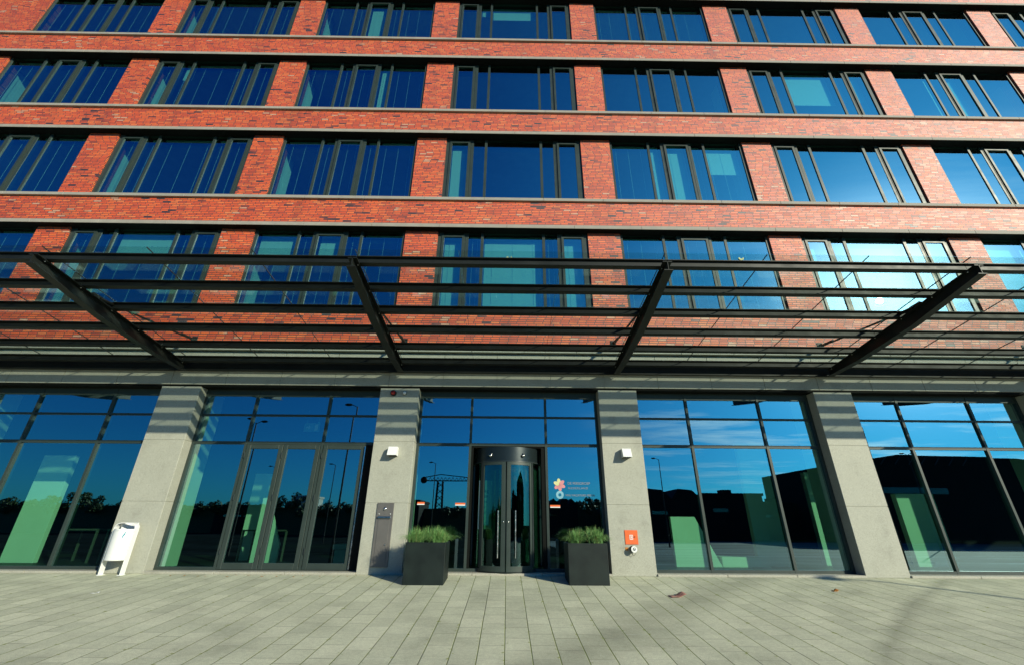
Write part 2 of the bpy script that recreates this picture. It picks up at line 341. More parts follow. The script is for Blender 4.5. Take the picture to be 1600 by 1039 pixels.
# blinds: (floor, bay) -> {pane number: how far it is down, 0..1}
BL = {(0, 3): {0: 1, 2: 1, 4: 1}, (0, 5): {0: .98, 1: .98, 2: .98, 3: .98, 4: .98}, (0, 6): {0: 1, 1: 1, 2: 1, 3: 1, 4: 1},
      (1, 3): {0: 1}, (1, 4): {1: 1, 2: 1, 4: .45}, (2, 5): {2: .62, 3: .55, 4: .55}, (2, 6): {1: 1, 2: 1}, (3, 3): {1: .2, 2: .28},
      (3, 2): {2: .9}, (2, 2): {3: .8}, (0, 1): {2: .35}, (0, 2): {0: .3, 2: .4}, (2, 1): {1: .3}}
def window(k, i):
    x0 = px(i) + PW; z0 = ZS[k]; z1 = ZL[k] + .05; lay = LAY_A if i % 2 else LAY_B
    fr = MB(); x = x0; panes = []
    fr.box(x0, x0 + WW, YW + .02, YW + .10, z0, z0 + .035)
    fr.box(x0, x0 + WW, YW + .03, YW + .10, z1 - .06, z1)
    for t, wd in lay:
        if t in 'fF':
            fr.box(x, x + wd, YW + (.012 if t == 'F' else 0), YW + .11, z0 + .003, z1 - .003)
            if wd > .1:   # the sash of the opening light stands a little proud of its post
                q = .045
                if t == 'F': fr.box(x + wd * .5 - .006, x + wd * .5 + .006, YW + .004, YW + .02, z0 + .04, z1 - .1)
        else:
            panes.append((t, x, x + wd))
            if t == 'c':
                for a, b_ in ((x - .045, x + .022), (x + wd - .022, x + wd + .045)): fr.box(a, b_, YW - .022, YW + .05, z0 + .02, z1 - .15)
                fr.box(x + .022, x + wd - .022, YW - .022, YW + .05, z1 - .21, z1 - .15); fr.box(x + .022, x + wd - .022, YW - .022, YW + .05, z0 + .02, z0 + .07)
        x += wd
    w_ = fr.build('window', M['frame'], B)
    if i <= 2 or (k, i) in ((0, 3), (0, 4), (1, 4), (3, 4)):
        cm = MB()
        for t, a, b_ in panes:
            for u in ((.3, .7) if t != 'w' else (.15, .5, .85)): cm.box(a + (b_ - a) * u - .003, a + (b_ - a) * u + .003, YW + .185, YW + .19, z0 + .02, z1 - .1)
            cm.box(a + .02, b_ - .02, YW + .18, YW + .215, z1 - .13, z1 - .07)
        cm.build('blind_cord', M['blind'], w_)
    for n_, (t, a, b_) in enumerate(panes):
        yo = YW + (.004 if t == 'c' else .022) + random.uniform(-.002, .002)
        tl = random.uniform(-.0022, .0022); tz = random.uniform(-.002, .002)   # panes never sit perfectly in one plane
        g_ = MB(); g_.quad((a + .001, yo - tl - tz, z0 + .02), (b_ - .001, yo + tl - tz, z0 + .02), (b_ - .001, yo + tl + tz, z1 - .03), (a + .001, yo - tl + tz, z1 - .03))
        g_.build('pane', M['glass'], w_)
        d = BL.get((k, i), {}).get(n_)
        if d:
            MB().box(a + .02, b_ - .02, YW + .20, YW + .212, z1 - .06 - d * (z1 - z0 - .1), z1 - .06).build('blind', M['blind'], w_)
    return w_
for k in range(4):
    for i in range(I0, I1 - 1):
        if k == 3 and i < 0: continue
        if k == 3 and i == 0 or (i > -1) or k < 3: window(k, i)
# floors, ceilings and rear wall of the offices
for k in range(4):
    MB().box(XA, XB, .36, 6, ZS[k] - 1.25, ZS[k] - .9).build('floor_slab', M['carpet'], B)
    MB().box(XA, XB, .42, 6, ZL[k] + .12, ZL[k] + .2).build('ceiling', M['ceiling'], B)
    b = MB()
    for i in range(I0, I1 - 1):
        for q in range(2): b.box(px(i) + 1.5 + 2.4 * q, px(i) + 1.75 + 2.4 * q, 1.2, 2.7, ZL[k] + .09, ZL[k] + .119)
    b.build('ceiling_light_row', M['plaster'], B)
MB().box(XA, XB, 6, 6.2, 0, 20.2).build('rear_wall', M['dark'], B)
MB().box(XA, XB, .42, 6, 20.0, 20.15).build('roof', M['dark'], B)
MB().box(XA - .3, XA, YB, 6.2, 0, 20.2).build('end_wall', M['brick'], B); MB().box(XB, XB + .3, YB, 6.2, 0, 20.2).build('end_wall', M['brick'], B)

# granite fascia in slabs with open joints
b = MB(); x = XA + .1
while x < XB: b.box(x, x + S / 4 - .012, -.09, .1, 3.95, 4.78); x += S / 4
b.box(XA, XB, -.075, .3, 3.955, 4.775); b.build('granite_fascia', M['granite'], B)
b = MB(); x = XA + .75
while x < XB: b.box(x, x + S / 4 - .01, -.19, .2, 4.80, 4.93); x += S / 4
b.build('granite_ledge', M['granite'], B, bevel=.004, bseg=1)
MB().box(XA, XB, -.07, YG + .16, 3.90, 3.95).build('soffit', M['black'], B)
# columns of three granite blocks
CW = .92
def cx_(i): return X0 - .077 + S * i
for i in range(0, 8):
    b = MB()
    for z0, z1 in ((0, 1.345), (1.353, 2.64), (2.648, 3.896)): b.box(cx_(i), cx_(i) + CW, -.09, .30, z0, z1)
    b.box(cx_(i) + .008, cx_(i) + CW - .008, -.082, .29, .01, 3.89)
    b.build('granite_column', M['granite'], B, bevel=.006, bseg=1)
    MB().box(cx_(i) + .06, cx_(i) + CW - .06, .31, .95, .06, 3.9).build('interior_pier', M['plaster'], B)
    if i < 7:   # stone strip along the foot of the glazing
        q = MB(); a0 = cx_(i) + CW; a1 = cx_(i + 1); n_ = 3
        for j in range(n_): q.box(a0 + (a1 - a0) * j / n_ + .004, a0 + (a1 - a0) * (j + 1) / n_ - .004, -.12, YG + .1, .0, .045)
        q.build('plinth', M['plinth'], B, bevel=.004, bseg=1)
# ground-floor glazing, one frame per bay
ZT = (3.283, 2.64, 3.77)
def pane(a, b_, y, z0, z1, parent, mat='shop'):
    tl = random.uniform(-.0018, .0018); tz = random.uniform(-.0018, .0018)
    return MB().quad((a, y - tl - tz, z0), (b_, y + tl - tz, z0), (b_, y + tl + tz, z1), (a, y - tl + tz, z1)).build('pane', M[mat], parent)
def shopfront(i):
    a0 = cx_(i) + CW; a1 = cx_(i + 1); c = (a0 + a1) / 2; m0, m1 = c - .88, c + .88; fb = MB(); h = .028; d = .11
    for x in (a0 + .03, m0, m1, a1 - .03):
        fb.box(x - h, x + h, YG - .02, YG + d, .045, 3.9)
    fb.box(a0, a1, YG - .012, YG + d, ZT[0] - .022, ZT[0] + .022); fb.box(a0, a1, YG - .014, YG + d, ZT[1] - .035, ZT[1] + .03)
    fb.box(a0, a1, YG - .01, YG + d, 3.745, 3.9); fb.box(a0, a1, YG - .016, YG + d, .045, .105)
    f = fb.build('shopfront', M['frame'], B)
    xs = (a0 + .03, m0, m1, a1 - .03)
    for j in range(3):
        for z0, z1 in ((ZT[0], 3.75), (ZT[1], ZT[0])): pane(xs[j], xs[j + 1], YG + .02, z0, z1, f)
        if i == 2 and j >= 1: continue
        if i == 3 and j == 1: continue
        pane(xs[j], xs[j + 1], YG + .02, .07, ZT[1], f)
    for x in (m0, m1): pass
    return f, xs
SF = {}
for i in range(0, 7): SF[i] = shopfront(i)
# doors in bay 2
def leaf(x0, x1, y, z0, z1, name, handle_x=None, t=.095):
    b = MB(); b.box(x0, x0 + t, y, y + .06, z0, z1); b.box(x1 - t, x1, y, y + .06, z0, z1); b.box(x0 + t, x1 - t, y, y + .06, z0, z0 + t * 1.3); b.box(x0 + t, x1 - t, y, y + .06, z1 - t, z1)
    d = b.build(name, M['frame'], B, bevel=.006, bseg=1); pane(x0 + t, x1 - t, y + .03, z0 + t, z1 - t, d, 'shop')
    if handle_x is not None:
        hb = MB(); hb.tube([(handle_x, y - .05, .95), (handle_x, y - .05, 1.15)], .012).tube([(handle_x, y - .05, .97), (handle_x, y, .97)], .01).tube([(handle_x, y - .05, 1.13), (handle_x, y, 1.13)], .01)
        hb.build('handle', M['metal'], d, smooth=True)
    hg = MB(); hx = x0 - .004 if name == 'door' else x0
    for zz_ in (.35, 1.4, 2.3): hg.tube([(x0 + .0, y - .012, zz_), (x0 + .0, y - .012, zz_ + .12)], .012)
    hg.build('hinge', M['darkframe'], d)
    return d
_, xs = SF[2]
mid = (xs[1] + xs[2]) / 2
leaf(xs[1] + .04, mid - .006, YG - .03, .06, 2.60, 'door', None); leaf(mid + .006, xs[2] - .04, YG - .03, .06, 2.60, 'door', None)
leaf(xs[2] + .04, xs[3] - .22, YG - .03, .06, 2.60, 'door', None)
MB().box(xs[3] - .21, xs[3] + .02, YG - .03, YG + .05, .06, 2.60).build('door_post', M['black'], B)
MB().box(xs[3] - .218, xs[3] - .195, YG - .065, YG - .03, .08, 2.57).build('door_edge_trim', M['metal'], B)
# dark screen closing the recess beside the revolving door
_, xr = SF[3]
# revolving door
rc = (xr[1] + xr[2]) / 2 - .02; RR = .79; RY = YG + .47
D = empty('revolving_door', (0, 0, 0), 0, B)
b = MB(); b.arc_wall(rc, RY, .02, RR, 180, 360, 2.24, 2.55, 40); b.build('drum', M['steelblue'], D, smooth=True)
MB().arc_wall(rc, RY, RR - .05, RR + .008, 180, 360, 2.225, 2.245, 40).build('drum_trim', M['darkframe'], D, smooth=True)
MB().arc_wall(rc, RY, .02, RR, 0, 360, .045, .06, 48).build('floor_disc', M['darkframe'], D)
MB().box(xr[1] + .03, xr[2] - .03, RY + .80, RY + .84, .05, 2.60).build('rear_screen', M['dark'], D)
MB().box(xr[1] + .03, xr[2] - .03, YG + .01, RY + .8, 2.57, 2.60).build('head_panel', M['black'], D)
MB().box(xr[1] + .03, rc - RR + .01, YG + .0, YG + .05, .05, 2.57).build('side_panel', M['black'], D); MB().box(rc + RR - .01, xr[2] - .03, YG + .0, YG + .05, .05, 2.57).build('side_panel', M['black'], D)
for s_ in (0, 1):
    a0, a1 = ((182, 225), (315, 358))[s_]
    MB().arc_wall(rc, RY, RR - .035, RR - .027, a0, a1, .1, 2.22, 12).build('curved_side_glass', M['doorglass'], D, smooth=True)
    fb = MB().arc_wall(rc, RY, RR - .05, RR, a0, a1, .06, .12, 12)
    fb.arc_wall(rc, RY, RR - .06, RR, (a0, a1 - 4)[s_], (a0 + 4, a1)[s_], .14, 2.23, 3); fb.arc_wall(rc, RY, RR - .06, RR, (a1 - 3, a0)[s_], (a1, a0 + 3)[s_], .14, 2.23, 3)
    fb.build('side_frame', M['darkframe'], D, smooth=True)
for ang in (266.5, 146.5, 26.5):   # three wings
    ca, sa = math.cos(R(ang)), math.sin(R(ang))
    def P(r, t, z): return (rc + ca * r - sa * t, RY + sa * r + ca * t, z)
    def bar(b_, r0, r1, z0, z1, t=.025):
        v = [b_.b.verts.new(P(r, u, z)) for r in (r0, r1) for u in (-t, t) for z in (z0, z1)]
        for f in ((0, 1, 3, 2), (4, 6, 7, 5), (0, 4, 5, 1), (2, 3, 7, 6), (0, 2, 6, 4), (1, 5, 7, 3)): b_.b.faces.new([v[q] for q in f])
    b = MB(); bar(b, .03, .09, .07, 2.22); bar(b, .71, .79, .07, 2.22); bar(b, .09, .71, .07, .16); bar(b, .09, .71, 2.15, 2.22)
    wg = b.build('wing', M['darkframe'], D); b = MB(); bar(b, .09, .71, .16, 2.15, .004); b.build('wing_glass', M['doorglass'], wg)
# curved sliding leaves that meet near the middle of the front
for s_ in (0, 1):
    a0, a1 = ((226, 267.5), (270, 313))[s_]; e = (a1 - 6, a0)[s_]
    fb = MB().arc_wall(rc, RY, RR - .03, RR + .012, e, e + 6, .07, 2.22, 4); fb.arc_wall(rc, RY, RR - .03, RR + .012, (a0, a1 - 4)[s_], (a0 + 4, a1)[s_], .07, 2.22, 4)
    fb.arc_wall(rc, RY, RR - .03, RR + .01, a0 + 1, a1 - 1, .07, .17, 10).arc_wall(rc, RY, RR - .03, RR + .01, a0 + 1, a1 - 1, 2.16, 2.22, 10)
    lf = fb.build('door_leaf', M['frame'], D, smooth=True)
    MB().arc_wall(rc, RY, RR - .012, RR - .004, a0 + 3, a1 - 3, .17, 2.17, 12).build('leaf_glass', M['doorglass'], lf, smooth=True)
    ah = R((257.5, 283)[s_]); hx, hy = rc + math.cos(ah) * (RR + .045), RY + math.sin(ah) * (RR + .045); gx, gy = rc + math.cos(ah) * (RR - .01), RY + math.sin(ah) * (RR - .01)
    MB().tube([(hx, hy, .32), (hx, hy, 1.22)], .012).tube([(hx, hy, .42), (gx, gy, .42)], .008).tube([(hx, hy, 1.12), (gx, gy, 1.12)], .008).build('handle', M['metal'], lf, smooth=True)
    ak = R((265, 273)[s_]); MB().sphere((rc + math.cos(ak) * (RR + .014), RY + math.sin(ak) * (RR + .014), 1.0), .017).build('lock', M['metal'], lf, smooth=True)
for a_ in (243, 296):
    aa = R(a_); kx, ky = rc + math.cos(aa) * (RR + .03), RY + math.sin(aa) * (RR + .03)
    MB().sphere((kx, ky, 2.36), .042, (1, 1, .8)).tube([(kx, ky + .01, 2.37), (rc + math.cos(aa) * (RR - .01), RY + math.sin(aa) * (RR - .01), 2.40)], .022).build('door_sensor', M['metal'], D, smooth=True)

# lobby behind the glazing
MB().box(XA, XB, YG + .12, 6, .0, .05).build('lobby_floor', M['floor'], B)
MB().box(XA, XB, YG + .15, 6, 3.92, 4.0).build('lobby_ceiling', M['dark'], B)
# ------------------------------------------------------------------ text helper
def text(body, size, loc, mat, parent, name='lettering', ext=.001, rot=(R(90), 0, 0), spacing=1.0, align='LEFT', sx=1):
    c = bpy.data.curves.new(name, 'FONT'); c.body = body; c.size = size; c.extrude = ext; c.space_character = spacing; c.align_x = align
    t = bpy.data.objects.new(name, c); COL.objects.link(t); bpy.context.view_layer.update()
    me = bpy.data.meshes.new_from_object(t.evaluated_get(bpy.context.evaluated_depsgraph_get())); bpy.data.objects.remove(t); bpy.data.curves.remove(c)
    me.materials.clear(); me.materials.append(mat)
    o = bpy.data.objects.new(name, me); COL.objects.link(o); o.location = loc; o.rotation_euler = rot; o.scale = (sx, 1, 1)
    if parent is not None: o.parent = parent
    return o
def decal_disc(c, r0, r1, y, n=40):
    b = MB(); 
    for i in range(n):
        a0, a1 = 2 * math.pi * i / n, 2 * math.pi * (i + 1) / n
        q = [(c[0] + r * math.cos(a), c[1] + r * math.sin(a)) for r, a in ((r0, a0), (r1, a0), (r1, a1), (r0, a1))]
        b.prism(q, 'y', y, y + .002)
    return b
# vinyl signs stuck on the glass right of the revolving door
yv = YG + .006
V = empty('window_logo', (1.27, yv, 1.52)); tag(V, 'faint vinyl logos and names on the glass right of the revolving door', 'sign')
def rel(o): o.location = Vector(o.location) - V.location; o.parent = V; return o
for q in range(6):
    a = R(90 + 60 * q + 8); b = MB(); cxp, czp = 1.18, 1.773
    pts = []
    for t in range(13):
        u = t / 12 * math.pi; l = .115 * math.sin(u / 1) ** .9; pr = .135 * (1 - math.cos(u)) / 2
        pts.append((pr, .040 * math.sin(u)))
    pts += [(p, -w_) for p, w_ in pts[-2:0:-1]]
    P2 = [(cxp + p * math.cos(a) - w_ * math.sin(a), czp + p * math.sin(a) + w_ * math.cos(a)) for p, w_ in pts]
    b.prism(P2, 'y', yv - .001 * (q % 2), yv + .003); rel(b.build('petal', M['yellow'] if q in (0, 1) else M['pink'], None))
rel(decal_disc((1.183, 1.559), .035, .085, yv).build('ring', M['teal'], None))
rel(text('DE PERSGROEP', .075, (1.364, yv, 1.778), M['text'], None, ext=.0008)); rel(text('NEDERLAND', .062, (1.373, yv, 1.68), M['text'], None, ext=.0008, spacing=1.35))
rel(text('VNU VACATURE MEDIA', .062, (1.305, yv, 1.53), M['text'], None, ext=.0008))
def sticker(x0, x1, z, lab):
    o = MB().box(x0, x1, yv - .002, yv, z - .028, z + .028).build('sticker', M['red'], None); tag(o, lab, 'sticker', 'red and white strips on the entrance glass')
    s_ = MB().box(x0, x1, yv - .004, yv - .0022, z - .028, z - .008).build('white_stripe', M['white'], o); return o
sticker(.96, 1.18, 1.32, 'red strip sticker on the glass right of the revolving door')
sticker(-1.135, -.915, 1.35, 'red strip sticker on the glass left of the revolving door')
sticker(-1.97, -1.81, 1.36, 'red strip sticker on the glass beside the letterbox column')
# banner with words inside the revolving door
o = MB().box(-.62, -.33, .19, .20, .85, 1.85).build('banner', M['whiteplaster'], None); tag(o, 'pale standing banner with dark words seen through the left of the revolving door', 'banner')
for j, t_ in enumerate(('dbeg', 'eren', 'tten', 'der', 'wer')): text(t_, .10, (-.60, .187, 1.60 - .11 * j), M['rubber'], o, ext=.001)

# ------------------------------------------------------------------ canopy
K = empty('canopy', (0, -.1, 4.3)); tag(K, 'dark steel entrance canopy with raking beams and glass roof over the ground floor', 'canopy')
def kb(b, name, mat, par=K, **k):
    o = b.build(name, mat, par, **k)
    if par is K: o.location = (0, .1, -4.3)
    return o
def zb(Lq): return 4.138 + .1365 * Lq            # underside of the rafters at distance L from the wall
def ibeam_x(b, x0, x1, y, z, h=.17, w_=.12, t=.014, sl=.1365):
    def q(y0, y1, z0, z1):
        b.prism([(y0, z0 + sl * -(y0 - y)), (y1, z0 + sl * -(y1 - y)), (y1, z1 + sl * -(y1 - y)), (y0, z1 + sl * -(y0 - y))], 'x', x0, x1)
    q(y - w_ / 2, y + w_ / 2, z, z + t); q(y - w_ / 2, y + w_ / 2, z + h - t, z + h); q(y - .004, y + .004, z + t, z + h - t)
PL = [3.86, 3.155, 2.45, 1.745, 1.04, .335]
for Lq in PL:
    b = MB()
    for i in range(0, 8):   # each length runs from rafter to rafter
        xa, xb = px(i) + .38, px(i + 1) + .38
        ibeam_x(b, xa + .004, xb - .004, -Lq, zb(Lq) + .24, .135, .10)
    kb(b, 'purlin', M['steel'])
for i in range(0, 9):
    xc = px(i) + .38; b = MB()
    ends = [(.22, .13), (1.2, .22), (2.6, .25), (4.05, .16)]
    outl = [(-l, zb(l) + .231 - h) for l, h in ends] + [(-l, zb(l) + .231) for l, h in ends[::-1]]
    b.prism(outl, 'x', xc - .006, xc + .006)
    for j in range(3):
        (l0, h0), (l1, h1) = ends[j], ends[j + 1]
        z0, z1 = zb(l0) + .231 - h0, zb(l1) + .231 - h1
        b.prism([(-l0, z0 - .014), (-l0, z0), (-l1, z1), (-l1, z1 - .014)], 'x', xc - .075, xc + .075)
    l0, l1 = .22, 4.05
    b.prism([(-l0, zb(l0) + .217), (-l0, zb(l0) + .231), (-l1, zb(l1) + .231), (-l1, zb(l1) + .217)], 'x', xc - .075, xc + .075)
    rf = kb(b, 'rafter', M['steel'])
    bb = MB()
    for Lq in PL:
        for s_ in (-.045, .045): bb.sphere((xc + s_, -Lq - .03, zb(Lq) + .21), .013, seg=8)
    o = bb.build('bolt', M['metal'], rf)
    # head plate, lug and tie rod to the wall
    b = MB(); b.prism([(-2.55, zb(2.6) + .18), (-3.05, zb(3.0) + .18), (-2.9, zb(3) + .30), (-2.68, zb(2.7) + .33)], 'x', xc - .012, xc + .012)
    lg = b.build('lug', M['steel'], rf)
    MB().tube([(xc, -2.75, zb(2.75) + .28), (xc, -.08, 5.05)], .022, 8).tube([(xc, -2.75, zb(2.75) + .28), (xc, -2.35, zb(2.75) + .31)], .034, 8).tube([(xc, -.62, 5.015), (xc, -.2, 5.045)], .034, 8).build('tie_rod', M['steel'], rf, smooth=True)
    MB().box(xc - .07, xc + .07, YB - .012, YB, 4.96, 5.14).box(xc - .012, xc + .012, YB - .09, YB - .01, 5.0, 5.1).build('wall_plate', M['steel'], rf, bevel=.003, bseg=1)
b = MB(); b.box(XA, XB, -.165, -.155, 4.285, 4.54).box(XA, XB, -.185, -.11, 4.27, 4.285).box(XA, XB, -.185, -.11, 4.54, 4.555)
x = px(0) + .3
kb(b, 'wall_beam', M['steel'])
b = MB()
for i in range(0, 9): b.box(px(i) + .30, px(i) + .46, -.15, -.092, 4.29, 4.5)
kb(b, 'beam_bracket', M['steel'])
# flashing and glass panes
for i in range(0, 8):
    for j in range(3):
        xa = px(i) + .38 + S / 3 * j + .01; xb = xa + S / 3 - .02; l0, l1 = .24, 4.0; o_ = .417
        b = MB(); b.prism([(-l0, zb(l0) + o_), (-l0, zb(l0) + o_ + .014), (-l1, zb(l1) + o_ + .014), (-l1, zb(l1) + o_)], 'x', xa, xb)
        kb(b, 'glass_panel', M['roofglass'])
b = MB()
for i in range(0, 8):
    for j in range(3):
        xa = px(i) + .38 + S / 3 * j; l0, l1 = .24, 4.0
        b.prism([(-l0, zb(l0) + .414), (-l0, zb(l0) + .433), (-l1, zb(l1) + .433), (-l1, zb(l1) + .414)], 'x', xa - .003, xa + .003)
kb(b, 'glazing_seal', M['rubber'])

# ------------------------------------------------------------------ litter bin
def litter_bin(x, y):
    t = empty('litter_bin', (x, y, gz(y)), 0); tag(t, 'white steel litter bin with hooded top and blue sticker beside the leftmost granite column', 'litter bin')
    r = .178
    b = MB()  # bow: two flat legs joined by an arch over the bin
    pts = []
    hw = .215; zt = .86
    for k_ in range(15):
        a = math.pi * k_ / 14; cc_ = math.cos(a); pts.append((-math.copysign(abs(cc_) ** .6, cc_) * hw, zt - .03 + max(0, math.sin(a)) ** .75 * .12))
    out = [(-hw, 0)] + pts + [(hw, 0)]
    inn = [(hw - .012, 0)] + [(x_ * (hw - .012) / hw, zt - .03 + (z_ - zt + .03) * .89) for x_, z_ in pts[::-1]] + [(-hw + .012, 0)]
    n_ = len(out)
    for k_ in range(n_ - 1):
        o0, o1 = out[k_], out[k_ + 1]; i0, i1 = inn[n_ - 1 - k_], inn[n_ - 2 - k_]
        b.prism([o0, o1, i1, i0], 'y', -.06, .06)
    b.build('frame', M['white'], t, smooth=True, bevel=.003)
    body = MB(); n_ = 40
    rings = []
    for z_, rr in ((.26, r * .93), (.27, r), (.82, r), (.83, r)):
        rings.append([body.b.verts.new((1.12 * rr * math.cos(2 * math.pi * k_ / n_), rr * math.sin(2 * math.pi * k_ / n_), z_)) for k_ in range(n_)])
    for a, c in zip(rings, rings[1:]):
        for k_ in range(n_): body.b.faces.new([a[k_], a[(k_ + 1) % n_], c[(k_ + 1) % n_], c[k_]])
    body.b.faces.new(rings[0]); body.build('body', M['white'], t, smooth=True)
    # back shield rising behind the opening
    sh = MB(); sh.arc_wall(0, 0, r - .012, r, 20, 160, .82, .95, 16); sh.build('back_shield', M['white'], t, smooth=True)
    MB().arc_wall(0, 0, 0.01, r - .004, 0, 360, .77, .775, 32).build('liner', M['black'], t)
    MB().arc_wall(0, 0, r - .008, r + .006, 200, 340, .805, .828, 16).build('rim', M['white'], t, smooth=True)
    MB().box(.135, .19, -.076, -.06, .56, .66).build('lock_plate', M['white'], t, bevel=.004)
    MB().prism([(.075, .70), (.10, .72), (.135, .79), (.13, .73), (.105, .69), (.105, .66)], 'y', -.157, -.150).build('sticker', M['cyan'], t)
    for s_ in (-1, 1): MB().box(s_ * .199 - .03, s_ * .199 + .03, -.07, .07, 0, .012).build('foot_plate', M['white'], t)
    return t
bin_ = litter_bin(-7.76, -.28)

# ------------------------------------------------------------------ planters
def planter(x0, y0, lab, tufts, seed):
    t = empty('planter', (x0 + .375, y0 + .33, -.075)); tag(t, lab, 'planter', 'black square planters at the revolving door'); W = .375; DW = .33; H = .705; rim = .03
    b = MB(); b.box(-W, W, -DW, -DW + rim, 0, H).box(-W, W, DW - rim, DW, 0, H).box(-W, -W + rim, -DW + rim, DW - rim, 0, H).box(W - rim, W, -DW + rim, DW - rim, 0, H)
    b.build('box', M['planter'], t, bevel=.006)
    MB().box(-W + rim, W - rim, -DW + rim, DW - rim, .5, H - .05).build('soil', M['soil'], t)
    rnd = random.Random(seed)
    for cx0, cy0, rad, n_ in tufts:
        b = MB()
        for _ in range(n_):
            a = rnd.uniform(0, 2 * math.pi); lean = rnd.uniform(.05, 1.0) ** .8; ln = rnd.uniform(.22, .40) * (rad / .2) ** .6; ln *= 1.02
            bx, by = cx0 + rnd.gauss(0, .25) * rad, cy0 + rnd.gauss(0, .25) * rad
            bx = max(-W + .04, min(W - .04, bx)); by = max(-DW + .04, min(DW - .04, by))
            dx, dy = math.cos(a), math.sin(a); wd = rnd.uniform(.0024, .0046); tw = rnd.uniform(0, math.pi)
            ex, ey = math.cos(tw) * wd, math.sin(tw) * wd; prev = None; N_ = 5; mi = 1 if rnd.random() < .1 else 0
            for k_ in range(N_ + 1):
                u = k_ / N_; out = lean * ln * (u ** 1.15) * .95; up = ln * (1.15 * u - (.2 + .8 * lean) * 1.0 * u ** 2.2)
                p = (bx + dx * out, by + dy * out, H - .03 + up); f = 1 - u * .85
                cur = (b.b.verts.new((p[0] - ex * f, p[1] - ey * f, p[2])), b.b.verts.new((p[0] + ex * f, p[1] + ey * f, p[2])))
                if prev: fc = b.b.faces.new([prev[0], prev[1], cur[1], cur[0]]); fc.material_index = mi
                prev = cur
        b.build('grass_tuft', [M['grass'], M['drygrass']], t)
    return t
planter(-1.895, -.98, 'black planter of spiky green grass left of the revolving door, in front of the letterbox', [(-.22, -.16, .19, 1300), (.17, -.14, .20, 1200), (-.08, .14, .19, 900), (.2, .15, .19, 800)], 3)
planter(1.17, -.93, 'black planter of spiky green grass right of the revolving door', [(-.20, -.08, .17, 1100), (.20, -.12, .21, 1200), (-.06, .13, .17, 800), (.2, .15, .19, 800)], 5)

# ------------------------------------------------------------------ fixtures on the columns
def wall_lamp(x, z, lab):
    t = empty('wall_lamp', (x, -.09, z)); tag(t, lab, 'wall lamp', 'white wedge wall lamps on the granite columns')
    b = MB(); b.prism([(0, .075), (0, -.115), (-.20, -.115), (-.13, .075)], 'x', -.10, .10)
    b.build('shade', M['white'], t, bevel=.004); MB().box(-.085, .085, -.18, -.02, -.122, -.116).build('lens', M['black'], t); return t
wall_lamp(-2.545, 2.44, 'white wedge wall lamp on the column left of the revolving door')
wall_lamp(2.66, 2.44, 'white wedge wall lamp on the column right of the revolving door')
t = empty('letterbox', (-2.58, -.09, 0)); tag(t, 'tall grey letterbox and intercom panel on the granite column behind the left planter', 'letterbox')
MB().box(-.175, .175, -.025, 0, .14, 1.35).build('plate', M['grey'], t, bevel=.003)
MB().box(-.12, .12, -.034, -.026, .22, 1.03).build('door', M['grey'], t, bevel=.003)
MB().box(-.135, .135, -.06, -.026, 1.05, 1.09).build('slot_flap', M['metal'], t, bevel=.004)
MB().sphere((0, -.032, 1.235), .036, (1, .7, 1)).build('camera_eye', M['chrome'], t, smooth=True)
for s_ in (-.12, .12): MB().sphere((s_, -.03, 1.135), .01).build('screw', M['white'], t, smooth=True)
MB().tube([(.08, -.036, .55), (.08, -.05, .55)], .012).build('key_lock', M['metal'], t, smooth=True)
t = empty('alarm_beacon', (-2.71, -.09, 3.77)); tag(t, 'red alarm beacon high on the letterbox column', 'alarm light')
MB().tube([(0, 0, 0), (0, -.05, 0)], .07, 20).build('base', M['rubber'], t, smooth=True); MB().sphere((0, -.055, 0), .05, (1, 1.1, 1)).build('lens', M['redlamp'], t, smooth=True)
t = empty('white_beacon', (-2.44, -.09, 3.77)); tag(t, 'small round white lamp high on the letterbox column beside the red beacon', 'lamp')  # white alarm lamp, the pair of the red beacon
MB().tube([(0, 0, 0), (0, -.04, 0)], .045, 20).build('base', M['grey'], t, smooth=True); MB().sphere((0, -.045, 0), .04).build('lens', M['white'], t, smooth=True)
t = empty('fire_plate', (2.615, -.09, .72)); tag(t, 'orange red square fire sign plate on the column right of the revolving door', 'sign')
MB().box(-.135, .135, -.012, 0, -.135, .135).build('plate', M['red'], t, bevel=.002)
b = MB()
b.box(-.04, -.028, -.016, -.0125, -.045, .045).box(.018, .03, -.016, -.0125, -.045, .045).box(-.028, .018, -.016, -.0125, .033, .045).box(-.028, .018, -.016, -.0125, -.045, -.033).box(-.015, .005, -.016, -.0125, -.02, .02)
b.build('pictogram', M['white'], t); MB().prism([(.045, .005), (.075, .02), (.07, -.002)], 'y', -.03, -.013).build('latch', M['rubber'], t)
t = empty('hose_connection', (2.62, -.09, .50)); tag(t, 'round metal fire hose connection with chain under the red sign', 'hose connection')
MB().tube([(0, 0, 0), (0, -.05, 0)], .062, 24).tube([(0, -.05, 0), (.0, -.10, 0)], .05, 24).build('body', M['rubber'], t, smooth=True)
MB().arc_wall(0, 0, .028, .062, 0, 360, 0, .02, 28).build('ring', M['white'], t, smooth=True)
t.children[-1].rotation_euler = (R(90), 0, 0); t.children[-1].location = (.0, -.105, 0)
MB().sphere((0, -.115, 0), .02).build('cap', M['chrome'], t, smooth=True)
MB().tube([(-.05, -.03, -.03), (-.035, -.05, -.09), (0, -.06, -.12), (.03, -.05, -.09), (.045, -.04, -.03)], .004, 6).build('chain', M['rubber'], t, smooth=True)
MB().box(-.155, -.09, -.004, 0, -.03, .03).box(-.15, -.095, -.006, -.0045, -.004, .004).build('tag_plate', M['orangeleaf'], t)

